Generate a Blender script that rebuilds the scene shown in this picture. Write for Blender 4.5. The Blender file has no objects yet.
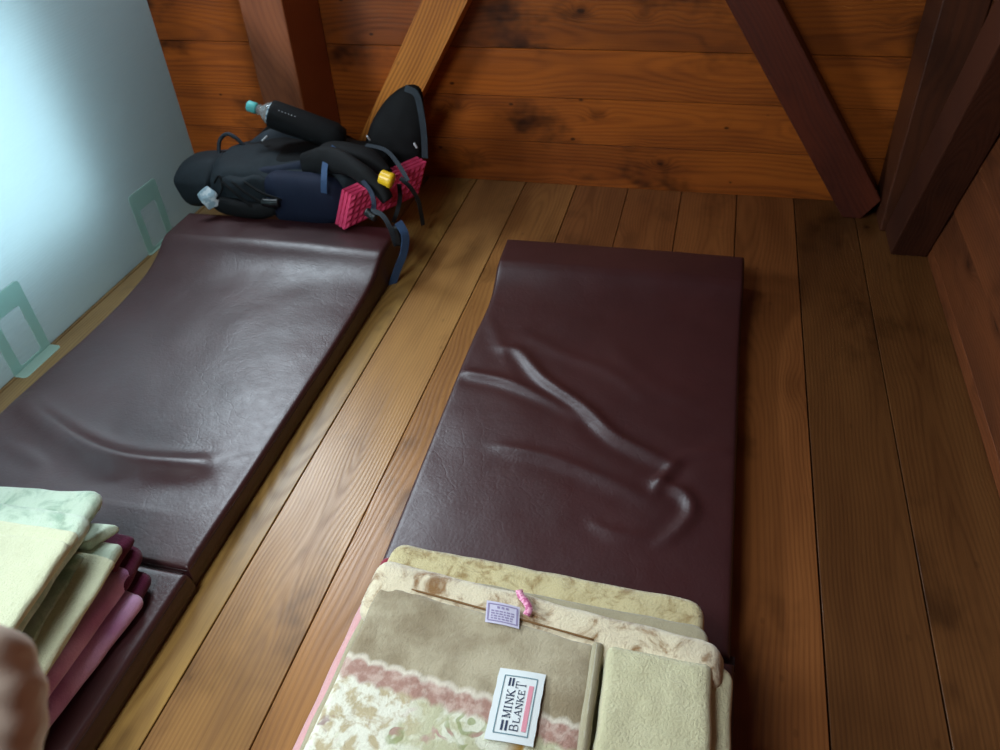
import bpy, bmesh, math, random
from mathutils import Vector, Matrix, noise as mnoise
random.seed(7)
PI=math.pi
scn=bpy.context.scene; COL=scn.collection
# ---------------------------------------------------------------- camera
S=1.4; FPX=805.524; PITCH=0.88862680; ROLL=-0.06940932; YAW=0.28721396
R=Matrix.Rotation(YAW,3,'Z')@Matrix.Rotation(PITCH,3,'X')@Matrix.Rotation(ROLL,3,'Z')
CAM=Vector((0,0,S))
def ray(px,py): return R@Vector(((px-500)/FPX,-(py-375)/FPX,-1.0))
def F(p,z=0.0):
    d=ray(*p); t=(z-S)/d.z; q=CAM+d*t; return Vector((q.x,q.y,z))
def Yp(p,y):
    d=ray(*p); return CAM+d*(y/d.y)
def Xp(p,x):
    d=ray(*p); return CAM+d*(x/d.x)
cam=bpy.data.cameras.new('camera'); co=bpy.data.objects.new('camera',cam); COL.objects.link(co)
co.location=CAM; co.rotation_euler=R.to_euler(); cam.sensor_width=36; cam.lens=FPX/1000*36; cam.clip_start=.02
scn.camera=co; cam.dof.use_dof=True; cam.dof.focus_distance=1.4; cam.dof.aperture_fstop=7.5
vs=scn.view_settings; vs.view_transform='Standard'; vs.look='None'; vs.gamma=1; vs.exposure=0; vs.use_curve_mapping=False

# ---------------------------------------------------------------- object helpers
def mesh(name,verts,faces,mat,parent=None,smooth=False):
    me=bpy.data.meshes.new(name); me.from_pydata([tuple(v) for v in verts],[],faces)
    if mat: me.materials.append(mat)
    if smooth:
        for p in me.polygons: p.use_smooth=True
    me.update()
    bm=bmesh.new(); bm.from_mesh(me); bmesh.ops.recalc_face_normals(bm,faces=bm.faces); bm.to_mesh(me); bm.free()
    o=bpy.data.objects.new(name,me); COL.objects.link(o)
    if parent: o.parent=parent; o.matrix_parent_inverse=Matrix.Translation(-parent.location)@Matrix.Identity(4) if parent.type=='EMPTY' and parent.parent is None else Matrix.Identity(4)
    return o
def thing(name,label,cat,loc=(0,0,0),group=None):
    o=bpy.data.objects.new(name,None); COL.objects.link(o); o.location=loc; o.empty_display_size=.05
    o['label']=label; o['category']=cat
    if group: o['group']=group
    return o
def tag(o,label,cat,group=None):
    o['label']=label; o['category']=cat
    if group: o['group']=group
    return o
def struct(o): o['kind']='structure'; return o
def sub(a,levels=1):
    m=a.modifiers.new('sub','SUBSURF'); m.levels=levels; m.render_levels=levels; return a
def bev(a,w,seg=2):
    m=a.modifiers.new('bev','BEVEL'); m.width=w; m.segments=seg; m.limit_method='ANGLE'; return a
def box(x0,x1,y0,y1,z0,z1):
    v=[(x,y,z) for x in(x0,x1) for y in(y0,y1) for z in(z0,z1)]
    f=[(0,1,3,2),(4,6,7,5),(0,4,5,1),(2,3,7,6),(0,2,6,4),(1,5,7,3)]
    return v,f
def join(parts):
    V=[];Fc=[]
    for v,f in parts:
        n=len(V); V+=list(v); Fc+=[tuple(i+n for i in q) for q in f]
    return V,Fc
def catmull(P,n=8):
    P=[Vector(p) for p in P]; out=[]
    for i in range(len(P)-1):
        p0=P[max(i-1,0)];p1=P[i];p2=P[i+1];p3=P[min(i+2,len(P)-1)]
        for k in range(n):
            t=k/n; out.append(.5*((2*p1)+(p2-p0)*t+(2*p0-5*p1+4*p2-p3)*t*t+(3*p1-p0-3*p2+p3)*t**3))
    out.append(P[-1]); return out
def sweep(P,prof,up=Vector((0,0,1)),scale=None,cap=True):
    """prof: list of (a,b) offsets along side / normal; P list of points; scale fn(t)->(sa,sb)"""
    V=[];Fc=[];n=len(prof); m=len(P)
    for i,p in enumerate(P):
        t=(P[min(i+1,m-1)]-P[max(i-1,0)]).normalized()
        u=up[i] if isinstance(up,list) else up
        s=t.cross(u)
        if s.length<1e-4: s=t.cross(Vector((1,0,0)))
        s.normalize(); nn=s.cross(t).normalized()
        sa,sb=scale(i/(m-1)) if scale else (1,1)
        for a,b in prof: V.append(p+s*a*sa+nn*b*sb)
    for i in range(m-1):
        for k in range(n):
            Fc.append((i*n+k,i*n+(k+1)%n,(i+1)*n+(k+1)%n,(i+1)*n+k))
    if cap: Fc.append(tuple(range(n))); Fc.append(tuple((m-1)*n+k for k in range(n)))
    return V,Fc
def circ(r,n=10,rb=None):
    rb=rb or r; return [(r*math.cos(2*PI*k/n),rb*math.sin(2*PI*k/n)) for k in range(n)]
def ribbon(P,w,th=.0025,up=Vector((0,0,1)),n=8):
    return sweep(catmull(P,n),[(-w/2,-th/2),(w/2,-th/2),(w/2,th/2),(-w/2,th/2)],up)
def tube(P,r,n=8,k=10,up=Vector((0,0,1))): return sweep(catmull(P,n),circ(r,k),up)
def lathe(P0,axis,prof,n=24):
    """prof list of (along,radius)"""
    ax=Vector(axis).normalized(); s=ax.orthogonal().normalized(); t=ax.cross(s)
    V=[];Fc=[]
    for a,r in prof:
        for k in range(n):
            th=2*PI*k/n; V.append(Vector(P0)+ax*a+(s*math.cos(th)+t*math.sin(th))*r)
    for i in range(len(prof)-1):
        for k in range(n): Fc.append((i*n+k,i*n+(k+1)%n,(i+1)*n+(k+1)%n,(i+1)*n+k))
    Fc.append(tuple(range(n))); Fc.append(tuple((len(prof)-1)*n+k for k in range(n)))
    return V,Fc

# ---------------------------------------------------------------- node helpers
class NT:
    def __init__(s,name):
        s.mat=bpy.data.materials.new(name); s.mat.use_nodes=True; s.t=s.mat.node_tree; s.t.nodes.clear()
        s.out=s.t.nodes.new('ShaderNodeOutputMaterial')
    def n(s,ty,**kw):
        nd=s.t.nodes.new('ShaderNode'+ty)
        for k,v in kw.items(): setattr(nd,k,v)
        return nd
    def put(s,sock,v):
        if isinstance(v,bpy.types.NodeSocket): s.t.links.new(v,sock)
        elif v is not None: sock.default_value=v
    def m(s,op,a,b=None,c=None):
        nd=s.n('Math',operation=op)
        for i,v in enumerate((a,b,c)):
            if v is not None: s.put(nd.inputs[i],v)
        return nd.outputs[0]
    def xyz(s,x,y,z):
        nd=s.n('CombineXYZ')
        for i,v in enumerate((x,y,z)): s.put(nd.inputs[i],v)
        return nd.outputs[0]
    def sep(s,v):
        nd=s.n('SeparateXYZ'); s.put(nd.inputs[0],v); return nd.outputs[0],nd.outputs[1],nd.outputs[2]
    def obj(s): return s.n('TexCoord').outputs['Object']
    def vmul(s,v,k):
        nd=s.n('VectorMath',operation='MULTIPLY'); s.put(nd.inputs[0],v); nd.inputs[1].default_value=k; return nd.outputs[0]
    def noise(s,v,scale,detail=3,rough=.5,dist=0):
        nd=s.n('TexNoise'); s.put(nd.inputs['Vector'],v); nd.inputs['Scale'].default_value=scale
        nd.inputs['Detail'].default_value=detail; nd.inputs['Roughness'].default_value=rough; nd.inputs['Distortion'].default_value=dist
        return nd.outputs['Fac']
    def vor(s,v,scale,feature='F1',rnd=1.0):
        nd=s.n('TexVoronoi',feature=feature); s.put(nd.inputs['Vector'],v); nd.inputs['Scale'].default_value=scale
        nd.inputs['Randomness'].default_value=rnd
        return nd
    def smooth(s,v,a,b,o0=0.,o1=1.):
        nd=s.n('MapRange',interpolation_type='SMOOTHSTEP'); s.put(nd.inputs[0],v)
        for i,k in enumerate((a,b,o0,o1)): nd.inputs[i+1].default_value=k
        return nd.outputs[0]
    def mix(s,f,a,b,mode='MIX'):
        nd=s.n('Mix',data_type='RGBA',blend_type=mode); s.put(nd.inputs[0],f)
        for i,v in ((6,a),(7,b)):
            if isinstance(v,(tuple,list)): v=tuple(v)+(1,) if len(v)==3 else v
            s.put(nd.inputs[i],v)
        return nd.outputs[2]
    def white(s,v):
        nd=s.n('TexWhiteNoise',noise_dimensions='1D'); s.put(nd.inputs['W'],v); return nd.outputs['Value']
    def bsdf(s,col,rough=.5,bump=None,bstr=.3,bdist=.002,**kw):
        b=s.n('BsdfPrincipled')
        if isinstance(col,(tuple,list)): col=tuple(col)+(1,) if len(col)==3 else col
        s.put(b.inputs['Base Color'],col); s.put(b.inputs['Roughness'],rough)
        for k,v in kw.items(): s.put(b.inputs[k.replace('_',' ')],v)
        if bump is not None:
            bp=s.n('Bump'); bp.inputs['Strength'].default_value=bstr; bp.inputs['Distance'].default_value=bdist
            s.put(bp.inputs['Height'],bump); s.t.links.new(bp.outputs[0],b.inputs['Normal'])
        s.t.links.new(b.outputs[0],s.out.inputs[0]); return s.mat
def lin(r,g,b):
    f=lambda c:(c/255/12.92) if c/255<=.04045 else ((c/255+.055)/1.055)**2.4
    return (f(r),f(g),f(b))

def wood(name,across,along,depth=None,board=None,light=(.5,.25,.09),dark=(.2,.075,.02),rough=.4,
         seed=0.,ring=.0055,knots=(5.,2.2,.5),stain=.4,tints=None,gap=.0016,warp=1.0,spec=.4,grain=.24,pins=.25):
    """across/along: axis index; board=(origin,width) splits `across` into boards"""
    s=NT(name); X=s.sep(s.obj()); a=X[across]; v=X[along]; dpt=X[depth] if depth is not None else 0.0
    if board:
        t=s.m('DIVIDE',s.m('SUBTRACT',a,board[0]),board[1]); idn=s.m('FLOOR',t)
        fr=s.m('SUBTRACT',t,idn); u=s.m('MULTIPLY',s.m('SUBTRACT',fr,.5),board[1])
    else:
        u=a; idn=seed*1.0; fr=None
    r1=s.white(s.m('ADD',idn,seed+.37)) if board else .3+.1*seed
    r2=s.white(s.m('ADD',idn,seed+11.7)) if board else .6
    off=s.m('MULTIPLY',idn,7.31) if board else seed*7.31
    vo=s.m('ADD',v,s.m('MULTIPLY',r1,19.))
    # knots
    kv=s.xyz(s.m('ADD',s.m('MULTIPLY',u,knots[0]),s.m('MULTIPLY',r2,31.)),s.m('MULTIPLY',vo,knots[1]),off)
    kw=s.n('VectorMath',operation='ADD'); s.put(kw.inputs[0],kv)
    vr=s.vor(kw.outputs[0],1.0); kw.inputs[1].default_value=(0,0,0)
    kd=vr.outputs['Distance']; kc=s.sep(vr.outputs['Color'])[0]
    keep=s.smooth(kc,knots[2]-.01,knots[2]+.01)
    jit=s.m('MULTIPLY',s.m('SUBTRACT',s.noise(s.xyz(u,v,off),60,2),.5),.05)
    kdj=s.m('ADD',kd,jit)
    kcore=s.m('MULTIPLY',keep,s.smooth(kdj,.035,.085,1.,0.))
    khalo=s.m('MULTIPLY',keep,s.smooth(kdj,.05,.26,1.,0.))
    swirl=s.m('MULTIPLY',keep,s.m('EXPONENT',s.m('MULTIPLY',s.m('MULTIPLY',kd,kd),-28.)))
    pv=s.xyz(s.m('ADD',s.m('MULTIPLY',u,16.),s.m('MULTIPLY',r1,31.)),s.m('MULTIPLY',vo,9.),off)
    pr=s.vor(pv,1.0); pkeep=s.smooth(s.sep(pr.outputs['Color'])[1],.60,.62)
    pin=s.m('MULTIPLY',pkeep,s.smooth(s.m('ADD',pr.outputs['Distance'],jit),.05,.11,pins,0.))
    # log rings
    nz1=s.noise(s.xyz(0.,s.m('MULTIPLY',vo,1.1),off),1.0,2)
    nz2=s.noise(s.xyz(9.,s.m('MULTIPLY',vo,.8),off),1.0,2)
    cu=s.m('ADD',s.m('MULTIPLY',s.m('SUBTRACT',nz1,.5),.16*warp),s.m('MULTIPLY',s.m('SUBTRACT',r2,.5),.16))
    hb=s.m('ADD',s.m('MULTIPLY',s.m('SUBTRACT',nz2,.5),.30*warp),s.m('MULTIPLY',r1,.10))
    if depth is not None: hb=s.m('ADD',hb,dpt)
    du=s.m('SUBTRACT',u,cu)
    rad=s.m('SQRT',s.m('ADD',s.m('MULTIPLY',du,du),s.m('MULTIPLY',hb,hb)))
    wob=s.m('MULTIPLY',s.m('SUBTRACT',s.noise(s.xyz(s.m('MULTIPLY',u,14.),s.m('MULTIPLY',v,2.5),off),1.,3),.5),.010*warp)
    rad=s.m('ADD',s.m('ADD',rad,wob),s.m('MULTIPLY',swirl,.035))
    ph=s.m('MULTIPLY',rad,2*PI/ring)
    bands=s.m('ADD',s.m('MULTIPLY',s.m('SINE',ph),.5),.5)
    bands=s.m('POWER',bands,1.6)
    fine=s.noise(s.xyz(s.m('MULTIPLY',u,420.),s.m('MULTIPLY',v,7.),off),1.,2)
    broad=s.noise(s.xyz(s.m('MULTIPLY',u,9.),s.m('MULTIPLY',v,1.3),off),1.,3)
    f=s.m('ADD',s.m('MULTIPLY',bands,grain),s.m('ADD',s.m('MULTIPLY',s.m('SUBTRACT',fine,.5),.55),s.m('MULTIPLY',s.smooth(broad,.3,.7),.45)))
    f=s.m('MINIMUM',s.m('MAXIMUM',f,0.),1.)
    col=s.mix(f,light,dark)
    col=s.mix(s.m('MULTIPLY',khalo,.45),col,tuple(c*.55 for c in dark))
    col=s.mix(s.m('MULTIPLY',kcore,.8),col,(dark[0]*.22,dark[1]*.2,dark[2]*.2))
    col=s.mix(pin,col,(dark[0]*.2,dark[1]*.16,dark[2]*.15))
    # grime / dark resin stains
    st=s.smooth(s.noise(s.xyz(s.m('MULTIPLY',a,3.5),s.m('MULTIPLY',v,2.2),off),1.,4,.65),.52,.72)
    col=s.mix(s.m('MULTIPLY',st,stain),col,(dark[0]*.25,dark[1]*.25,dark[2]*.3))
    if board:
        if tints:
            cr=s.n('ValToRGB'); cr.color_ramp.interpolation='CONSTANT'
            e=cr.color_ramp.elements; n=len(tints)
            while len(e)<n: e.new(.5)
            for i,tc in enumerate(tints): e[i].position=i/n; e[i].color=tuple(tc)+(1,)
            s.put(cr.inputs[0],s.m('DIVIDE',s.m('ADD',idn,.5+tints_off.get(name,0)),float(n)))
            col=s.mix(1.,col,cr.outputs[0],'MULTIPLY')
        else:
            col=s.mix(1.,col,s.mix(r2,(.78,.78,.78),(1.12,1.12,1.12)),'MULTIPLY')
    h=s.m('ADD',s.m('MULTIPLY',bands,-.5),s.m('MULTIPLY',fine,.5))
    rg=s.m('ADD',rough,s.m('MULTIPLY',s.m('SUBTRACT',f,.5),.15))
    return s.bsdf(col,rg,h,.35,.0012,**{'Specular_IOR_Level':spec})
tints_off={}
PW=.198492; PX0=-.873306
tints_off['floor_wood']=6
floor_t=[(.7,.8,.8)]*4+[(.7,.8,.75),(1.15,1.22,.92),(1.08,1.0,.85),(.95,.78,.60),(.70,.48,.38),(.70,.45,.34),(.66,.42,.31),(.58,.37,.28),(.34,.24,.19),(.38,.27,.21),(.30,.21,.17),(.3,.22,.18)]  # plank hues; right-hand planks also darkened, shade painted into their tint
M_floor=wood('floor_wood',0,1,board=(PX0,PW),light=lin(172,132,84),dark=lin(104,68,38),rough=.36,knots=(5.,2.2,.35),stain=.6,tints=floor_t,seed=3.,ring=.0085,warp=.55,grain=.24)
BH=.170; BZ0=-.005
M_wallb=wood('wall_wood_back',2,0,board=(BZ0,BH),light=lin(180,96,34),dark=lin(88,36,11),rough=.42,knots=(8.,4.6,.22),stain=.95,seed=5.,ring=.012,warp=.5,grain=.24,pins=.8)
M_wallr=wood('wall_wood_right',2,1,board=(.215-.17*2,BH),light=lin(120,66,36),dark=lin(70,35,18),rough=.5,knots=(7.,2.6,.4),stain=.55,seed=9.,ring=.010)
def beam_mat(i,l=(176,112,66),d=(120,66,34),st=.25,ring=.008,gr=.24): return wood('beam_wood_%d'%i,0,2,depth=1,light=lin(*l),dark=lin(*d),rough=.5,seed=float(i),knots=(6.,1.2,.6),stain=st,ring=ring,grain=gr)

# ---------------------------------------------------------------- room
WY=2.8227; WX=.712
# floor: planks with real gaps between them
parts=[]
edges=[PX0+PW*i for i in range(-12,9)]
for i,e in enumerate(edges[:-1]):
    g=.0014+.001*((i*7)%3)
    if i in(12,18): g=.0035
    x1=edges[i+1]-.0014
    parts.append(box(e+g*.6,min(x1,WX+.06),-2.2,WY+.04,-.03,0))
parts.append(box(-3.3,WX+.1,-2.2,WY+.1,-.06,-.031))
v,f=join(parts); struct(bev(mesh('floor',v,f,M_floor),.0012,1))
# back wall boards (slightly cambered, small gaps)
parts=[]
def hboards(axis,c,lo,hi,z0,n,h,th=.02,gap=.0025,lean=.004):
    P=[]
    for i in range(n):
        za=z0+i*h+gap*.5; zb=z0+(i+1)*h-gap*.5
        za=max(za,0)
        ln=lean*(1 if i%2 else .4)
        if axis=='y': pts=[(0,za),(th,za),(th,zb),(ln,zb)]; V=[(x,c+a,z) for x in(lo,hi) for a,z in pts]
        else: pts=[(0,za),(th,za),(th,zb),(ln,zb)]; V=[(c+a,y,z) for y in(lo,hi) for a,z in pts]
        P.append((V,[(0,1,2,3),(4,7,6,5),(0,4,5,1),(1,5,6,2),(2,6,7,3),(3,7,4,0)]))
    return P
v,f=join(hboards('y',WY,-3.3,WX+.05,BZ0,13,BH)+[box(-3.3,WX+.05,WY+.021,WY+.05,0,2.2)])
struct(bev(mesh('wall_back',v,f,M_wallb),.0015,1))
v,f=join(hboards('x',WX,-2.2,WY,.215-.17*2,13,BH)+[box(WX+.021,WX+.05,-2.2,WY,0,2.2)])
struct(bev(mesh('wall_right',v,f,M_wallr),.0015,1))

# posts and braces
def prism(poly,axis,lo,hi):
    n=len(poly)
    if axis=='y': V=[(a,lo,b) for a,b in poly]+[(a,hi,b) for a,b in poly]
    else: V=[(lo,a,b) for a,b in poly]+[(hi,a,b) for a,b in poly]
    Fc=[tuple(range(n)),tuple(range(2*n-1,n-1,-1))]+[(i,(i+1)%n,(i+1)%n+n,i+n) for i in range(n)]
    return V,Fc
def beam(name,poly_world,axis,lo,hi,origin,angle,mat,label):
    """bake into a frame whose local Z runs along the beam"""
    V,Fc=prism(poly_world,axis,lo,hi)
    M=Matrix.Translation(origin)@(Matrix.Rotation(angle,4,'Y') if axis=='y' else Matrix.Rotation(angle,4,'X'))
    Mi=M.inverted()
    o=mesh(name,[Mi@Vector(p) for p in V],Fc,mat); o.matrix_world=M
    bev(o,.004,2); tag(o,label,name.split('_')[-1]); return o
PXL0,PXL1=-1.572,-1.413
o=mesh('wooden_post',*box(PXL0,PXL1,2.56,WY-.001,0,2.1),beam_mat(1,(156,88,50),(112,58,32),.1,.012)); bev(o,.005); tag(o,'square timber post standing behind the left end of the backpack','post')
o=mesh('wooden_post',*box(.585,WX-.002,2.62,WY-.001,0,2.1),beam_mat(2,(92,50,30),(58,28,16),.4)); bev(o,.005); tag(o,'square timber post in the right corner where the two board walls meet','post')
# left brace (in the plane of the back wall)
def dirbrace(p0,p1,width,y0,y1):
    d=Vector((p1[0]-p0[0],p1[1]-p0[1])); d.normalize(); n=Vector((d.y,-d.x))
    return d,n
# left: left edge through (-1.217,.312)->(-.977,.693)
sl=(.693-.312)/(-.977+1.217)
def xl(z): return -1.217+(z-.312)/sl
w=.158
zt=2.0
z0=.312-(1.217-(-PXL1))*sl if False else max(0,.312+( PXL1+1.217)*sl)
poly=[(PXL1+.001,z0),(xl(zt),zt),(xl(zt)+w,zt),(PXL1+.001+w-(z0)/sl*0,z0) ]
poly=[(PXL1+.001,max(0.0,z0)),(xl(zt),zt),(xl(zt)+w,zt),(xl(0.0)+w,0.0),(PXL1+.001,0.0)]
ang=math.atan2(1/sl,1)
beam('diagonal_brace',poly,'y',2.70,WY-.001,(-1.30,2.76,.3),ang,beam_mat(3,(216,138,60),(140,74,26),.05,.012,.5),'light diagonal wooden brace rising rightward from behind the backpack')
# right brace: left edge (-.003,.701)->(.431,.064), right edge (.122,.702)->(.555,.11)
sr=(.701-.064)/(.431+.003)
def xr(z): return .431-(z-.064)/sr
poly=[(xr(0),0),(xr(0)+.060,0),(.584,.072),(xr(zt)+.148,zt),(xr(zt),zt)]
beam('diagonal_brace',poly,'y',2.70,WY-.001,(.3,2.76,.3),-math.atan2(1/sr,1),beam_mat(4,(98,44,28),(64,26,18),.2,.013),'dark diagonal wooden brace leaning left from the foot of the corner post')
# brace along right wall, rising toward the viewer: edge (2.46,.008)->(2.06,.79)
sb=(.788-.008)/(2.466-2.063)
def yb(z): return 2.466-(z-.008)/sb
poly=[(yb(0),0),(2.619,0),(2.619,.0),(2.619,.12),(yb(zt)+.15+.0,zt),(yb(zt),zt)]
poly=[(yb(0),0),(2.619,0),(2.619,.03),(yb(zt)+.17,zt),(yb(zt),zt)]
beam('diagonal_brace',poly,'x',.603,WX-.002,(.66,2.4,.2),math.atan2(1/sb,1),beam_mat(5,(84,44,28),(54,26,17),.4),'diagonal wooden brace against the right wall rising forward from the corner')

# ---------------------------------------------------------------- translucent partition
SX=-1.876; SY1=2.50; SZ=.95
s=NT('corrugated_sheet'); X=s.sep(s.obj())
rib=s.m('SINE',s.m('MULTIPLY',X[2],2*PI/.009))
d=s.n('BsdfDiffuse'); d.inputs[0].default_value=(.40,.43,.42,1)
t=s.n('BsdfTranslucent'); t.inputs[0].default_value=(.66,.80,.84,1)
g=s.n('BsdfGlossy'); g.inputs['Roughness'].default_value=.45
bp=s.n('Bump'); bp.inputs['Strength'].default_value=.25; bp.inputs['Distance'].default_value=.001; s.put(bp.inputs['Height'],rib)
for nd in(d,t,g): s.t.links.new(bp.outputs[0],nd.inputs['Normal'])
m1=s.n('MixShader'); m1.inputs[0].default_value=.6; s.t.links.new(d.outputs[0],m1.inputs[1]); s.t.links.new(t.outputs[0],m1.inputs[2])
m2=s.n('MixShader'); m2.inputs[0].default_value=.05; s.t.links.new(m1.outputs[0],m2.inputs[1]); s.t.links.new(g.outputs[0],m2.inputs[2])
s.t.links.new(m2.outputs[0],s.out.inputs[0]); M_sheet=s.mat
o=mesh('partition_panel',*box(SX-.005,SX,-1.2,SY1,.0015,SZ),M_sheet); tag(o,'pale translucent corrugated plastic panel standing upright along the left mattress','partition')

# bookends
s=NT('mint_plastic'); d=s.n('BsdfPrincipled'); d.inputs['Base Color'].default_value=(.62,.82,.76,1); d.inputs['Roughness'].default_value=.35
t=s.n('BsdfTranslucent'); t.inputs[0].default_value=(.80,.97,.93,1); m1=s.n('MixShader'); m1.inputs[0].default_value=.72
s.t.links.new(d.outputs[0],m1.inputs[1]); s.t.links.new(t.outputs[0],m1.inputs[2]); s.t.links.new(m1.outputs[0],s.out.inputs[0]); M_mint=s.mat
def rrect(y0,y1,z0,z1,r,flat_bottom=True,n=6):
    P=[]
    if flat_bottom: P+=[(y0,z0),(y1,z0)]
    else:
        for k in range(n+1): a=-PI/2*(1-k/n)-PI/2+0; P.append((y0+r+r*math.cos(PI+PI/2*k/n),z0+r+r*math.sin(PI+PI/2*k/n)))
        for k in range(n+1): P.append((y1-r+r*math.cos(-PI/2+PI/2*k/n),z0+r+r*math.sin(-PI/2+PI/2*k/n)))
    for k in range(n+1): P.append((y1-r+r*math.cos(PI/2*k/n),z1-r+r*math.sin(PI/2*k/n)))
    for k in range(n+1): P.append((y0+r+r*math.cos(PI/2+PI/2*k/n),z1-r+r*math.sin(PI/2+PI/2*k/n)))
    return P
def bookend(y0,y1,h,label,base,side):
    t=thing('bookend',label,'bookend',(SX+.002,(y0+y1)/2,0),'mint bookends')
    # upright with a window: strip between outer outline and inner outline
    ho=.205*0+.15; iy0,iy1=y0+.035,y1-.035
    out=rrect(y0,y1,.0,h,.016,True); inn=rrect(iy0,iy1,.012,h-.065,.010,False)
    bm=bmesh.new()
    vo=[bm.verts.new((SX+.0025,a,b)) for a,b in out]; vi=[bm.verts.new((SX+.0025,a,b)) for a,b in inn]
    eo=[bm.edges.new((vo[i],vo[(i+1)%len(vo)])) for i in range(len(vo))]
    ei=[bm.edges.new((vi[i],vi[(i+1)%len(vi)])) for i in range(len(vi))]
    bmesh.ops.triangle_fill(bm,use_beauty=True,edges=eo+ei)
    rr=bmesh.ops.extrude_face_region(bm,geom=bm.faces[:])
    bmesh.ops.translate(bm,vec=(-.0016,0,0),verts=[e for e in rr['geom'] if isinstance(e,bmesh.types.BMVert)])
    bmesh.ops.recalc_face_normals(bm,faces=bm.faces)
    me=bpy.data.meshes.new('upright'); bm.to_mesh(me); bm.free(); me.materials.append(M_mint)
    u=bpy.data.objects.new('upright',me); COL.objects.link(u); u.parent=t; u.matrix_parent_inverse=Matrix.Translation(-t.location)
    if base:
        r=.012; P=[(SX+.0009,y0),(SX+.0009+base-r,y0)]
        P=[(SX+.0009,y0)]+[(SX+base-r+r*math.cos(-PI/2+PI/2*k/5),y0+r+r*math.sin(-PI/2+PI/2*k/5)) for k in range(6)]+[(SX+base-r+r*math.cos(PI/2*k/5),y1-r+r*math.sin(PI/2*k/5)) for k in range(6)]+[(SX+.0009,y1)]
        n=len(P); V=[(a,b,.0003) for a,b in P]+[(a,b,.0023) for a,b in P]
        Fc=[tuple(range(n)),tuple(range(n,2*n))]+[(i,(i+1)%n,(i+1)%n+n,i+n) for i in range(n)]
        mesh('foot_plate',V,Fc,M_mint,t)
    return t
bookend(1.395,1.552,.236,'mint green bookend nearer the viewer, foot plate on the floor',.042,1)
bookend(2.083,2.243,.222,'mint green bookend beside the headrest of the left mattress',.012,1)

# ---------------------------------------------------------------- mattresses
s=NT('maroon_vinyl'); o3=s.obj()
cr1=s.vor(s.vmul(o3,(1,1,1)),95,'DISTANCE_TO_EDGE').outputs['Distance']
wv=s.n('VectorMath',operation='ADD'); s.put(wv.inputs[0],o3); nv=s.n('TexNoise'); s.put(nv.inputs['Vector'],o3); nv.inputs['Scale'].default_value=9
sc=s.n('VectorMath',operation='SCALE'); s.put(sc.inputs[0],nv.outputs['Color']); sc.inputs['Scale'].default_value=.10; s.put(wv.inputs[1],sc.outputs[0])
cr2=s.smooth(s.vor(wv.outputs[0],16,'DISTANCE_TO_EDGE').outputs['Distance'],0,.05)
msk=s.smooth(s.noise(o3,5,2),.40,.6)
ns=s.noise(o3,14,5,.6)
hh=s.m('ADD',s.m('MULTIPLY',cr1,.12),s.m('ADD',s.m('MULTIPLY',ns,.5),s.m('MULTIPLY',s.m('MULTIPLY',cr2,msk),.045)))
colr=s.mix(s.noise(o3,6,4),lin(50,24,26),lin(68,33,34))
M_vinyl=s.bsdf(colr,s.m('ADD',.32,s.m('MULTIPLY',s.noise(o3,30,4,.7),.16)),hh,.55,.004,Specular_IOR_Level=.62)
s=NT('stitch_thread'); M_thread=s.bsdf(lin(120,96,84),.6)
s=NT('dark_vinyl_edge'); M_edge=s.bsdf(lin(44,24,25),.4)

def segd(p,a,b):
    ab=b-a; t=max(0,min(1,(p-a).dot(ab)/ab.length_squared)); return (p-(a+ab*t)),t,ab
def ridge_fn(lines):
    """lines: list of (pts xy, amp, width, trough) -> fn(x,y)"""
    L=[]
    for pts,amp,wd,tr in lines:
        P=catmull([Vector((p.x,p.y,0)) for p in pts],5); L.append(([Vector((q.x,q.y)) for q in P],amp,wd,tr))
    bb=[(min(q.x for q in P)-.12,max(q.x for q in P)+.12,min(q.y for q in P)-.12,max(q.y for q in P)+.12) for P,_,_,_ in L]
    def fn(x,y):
        z=0;p=Vector((x,y))
        for (P,amp,wd,tr),b in zip(L,bb):
            if not(b[0]<x<b[1] and b[2]<y<b[3]): continue
            best=9;bt=0;bs=1;n=len(P)-1
            for i in range(n):
                dv,t,ab=segd(p,P[i],P[i+1]); dl=dv.length
                if dl<best: best=dl;bt=(i+t)/n;bs=1 if ab.x*dv.y-ab.y*dv.x>0 else -1
            env=math.sin(PI*min(1,max(0,bt*.9+.05)))**.8
            z+=amp*env*(math.exp(-(best/wd)**2)-tr*(math.exp(-((best-(wd*2.0))/(wd*1.5))**2) if bs<0 else .15*math.exp(-((best-(wd*2.2))/(wd*1.5))**2)))
        return z
    return fn
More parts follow.
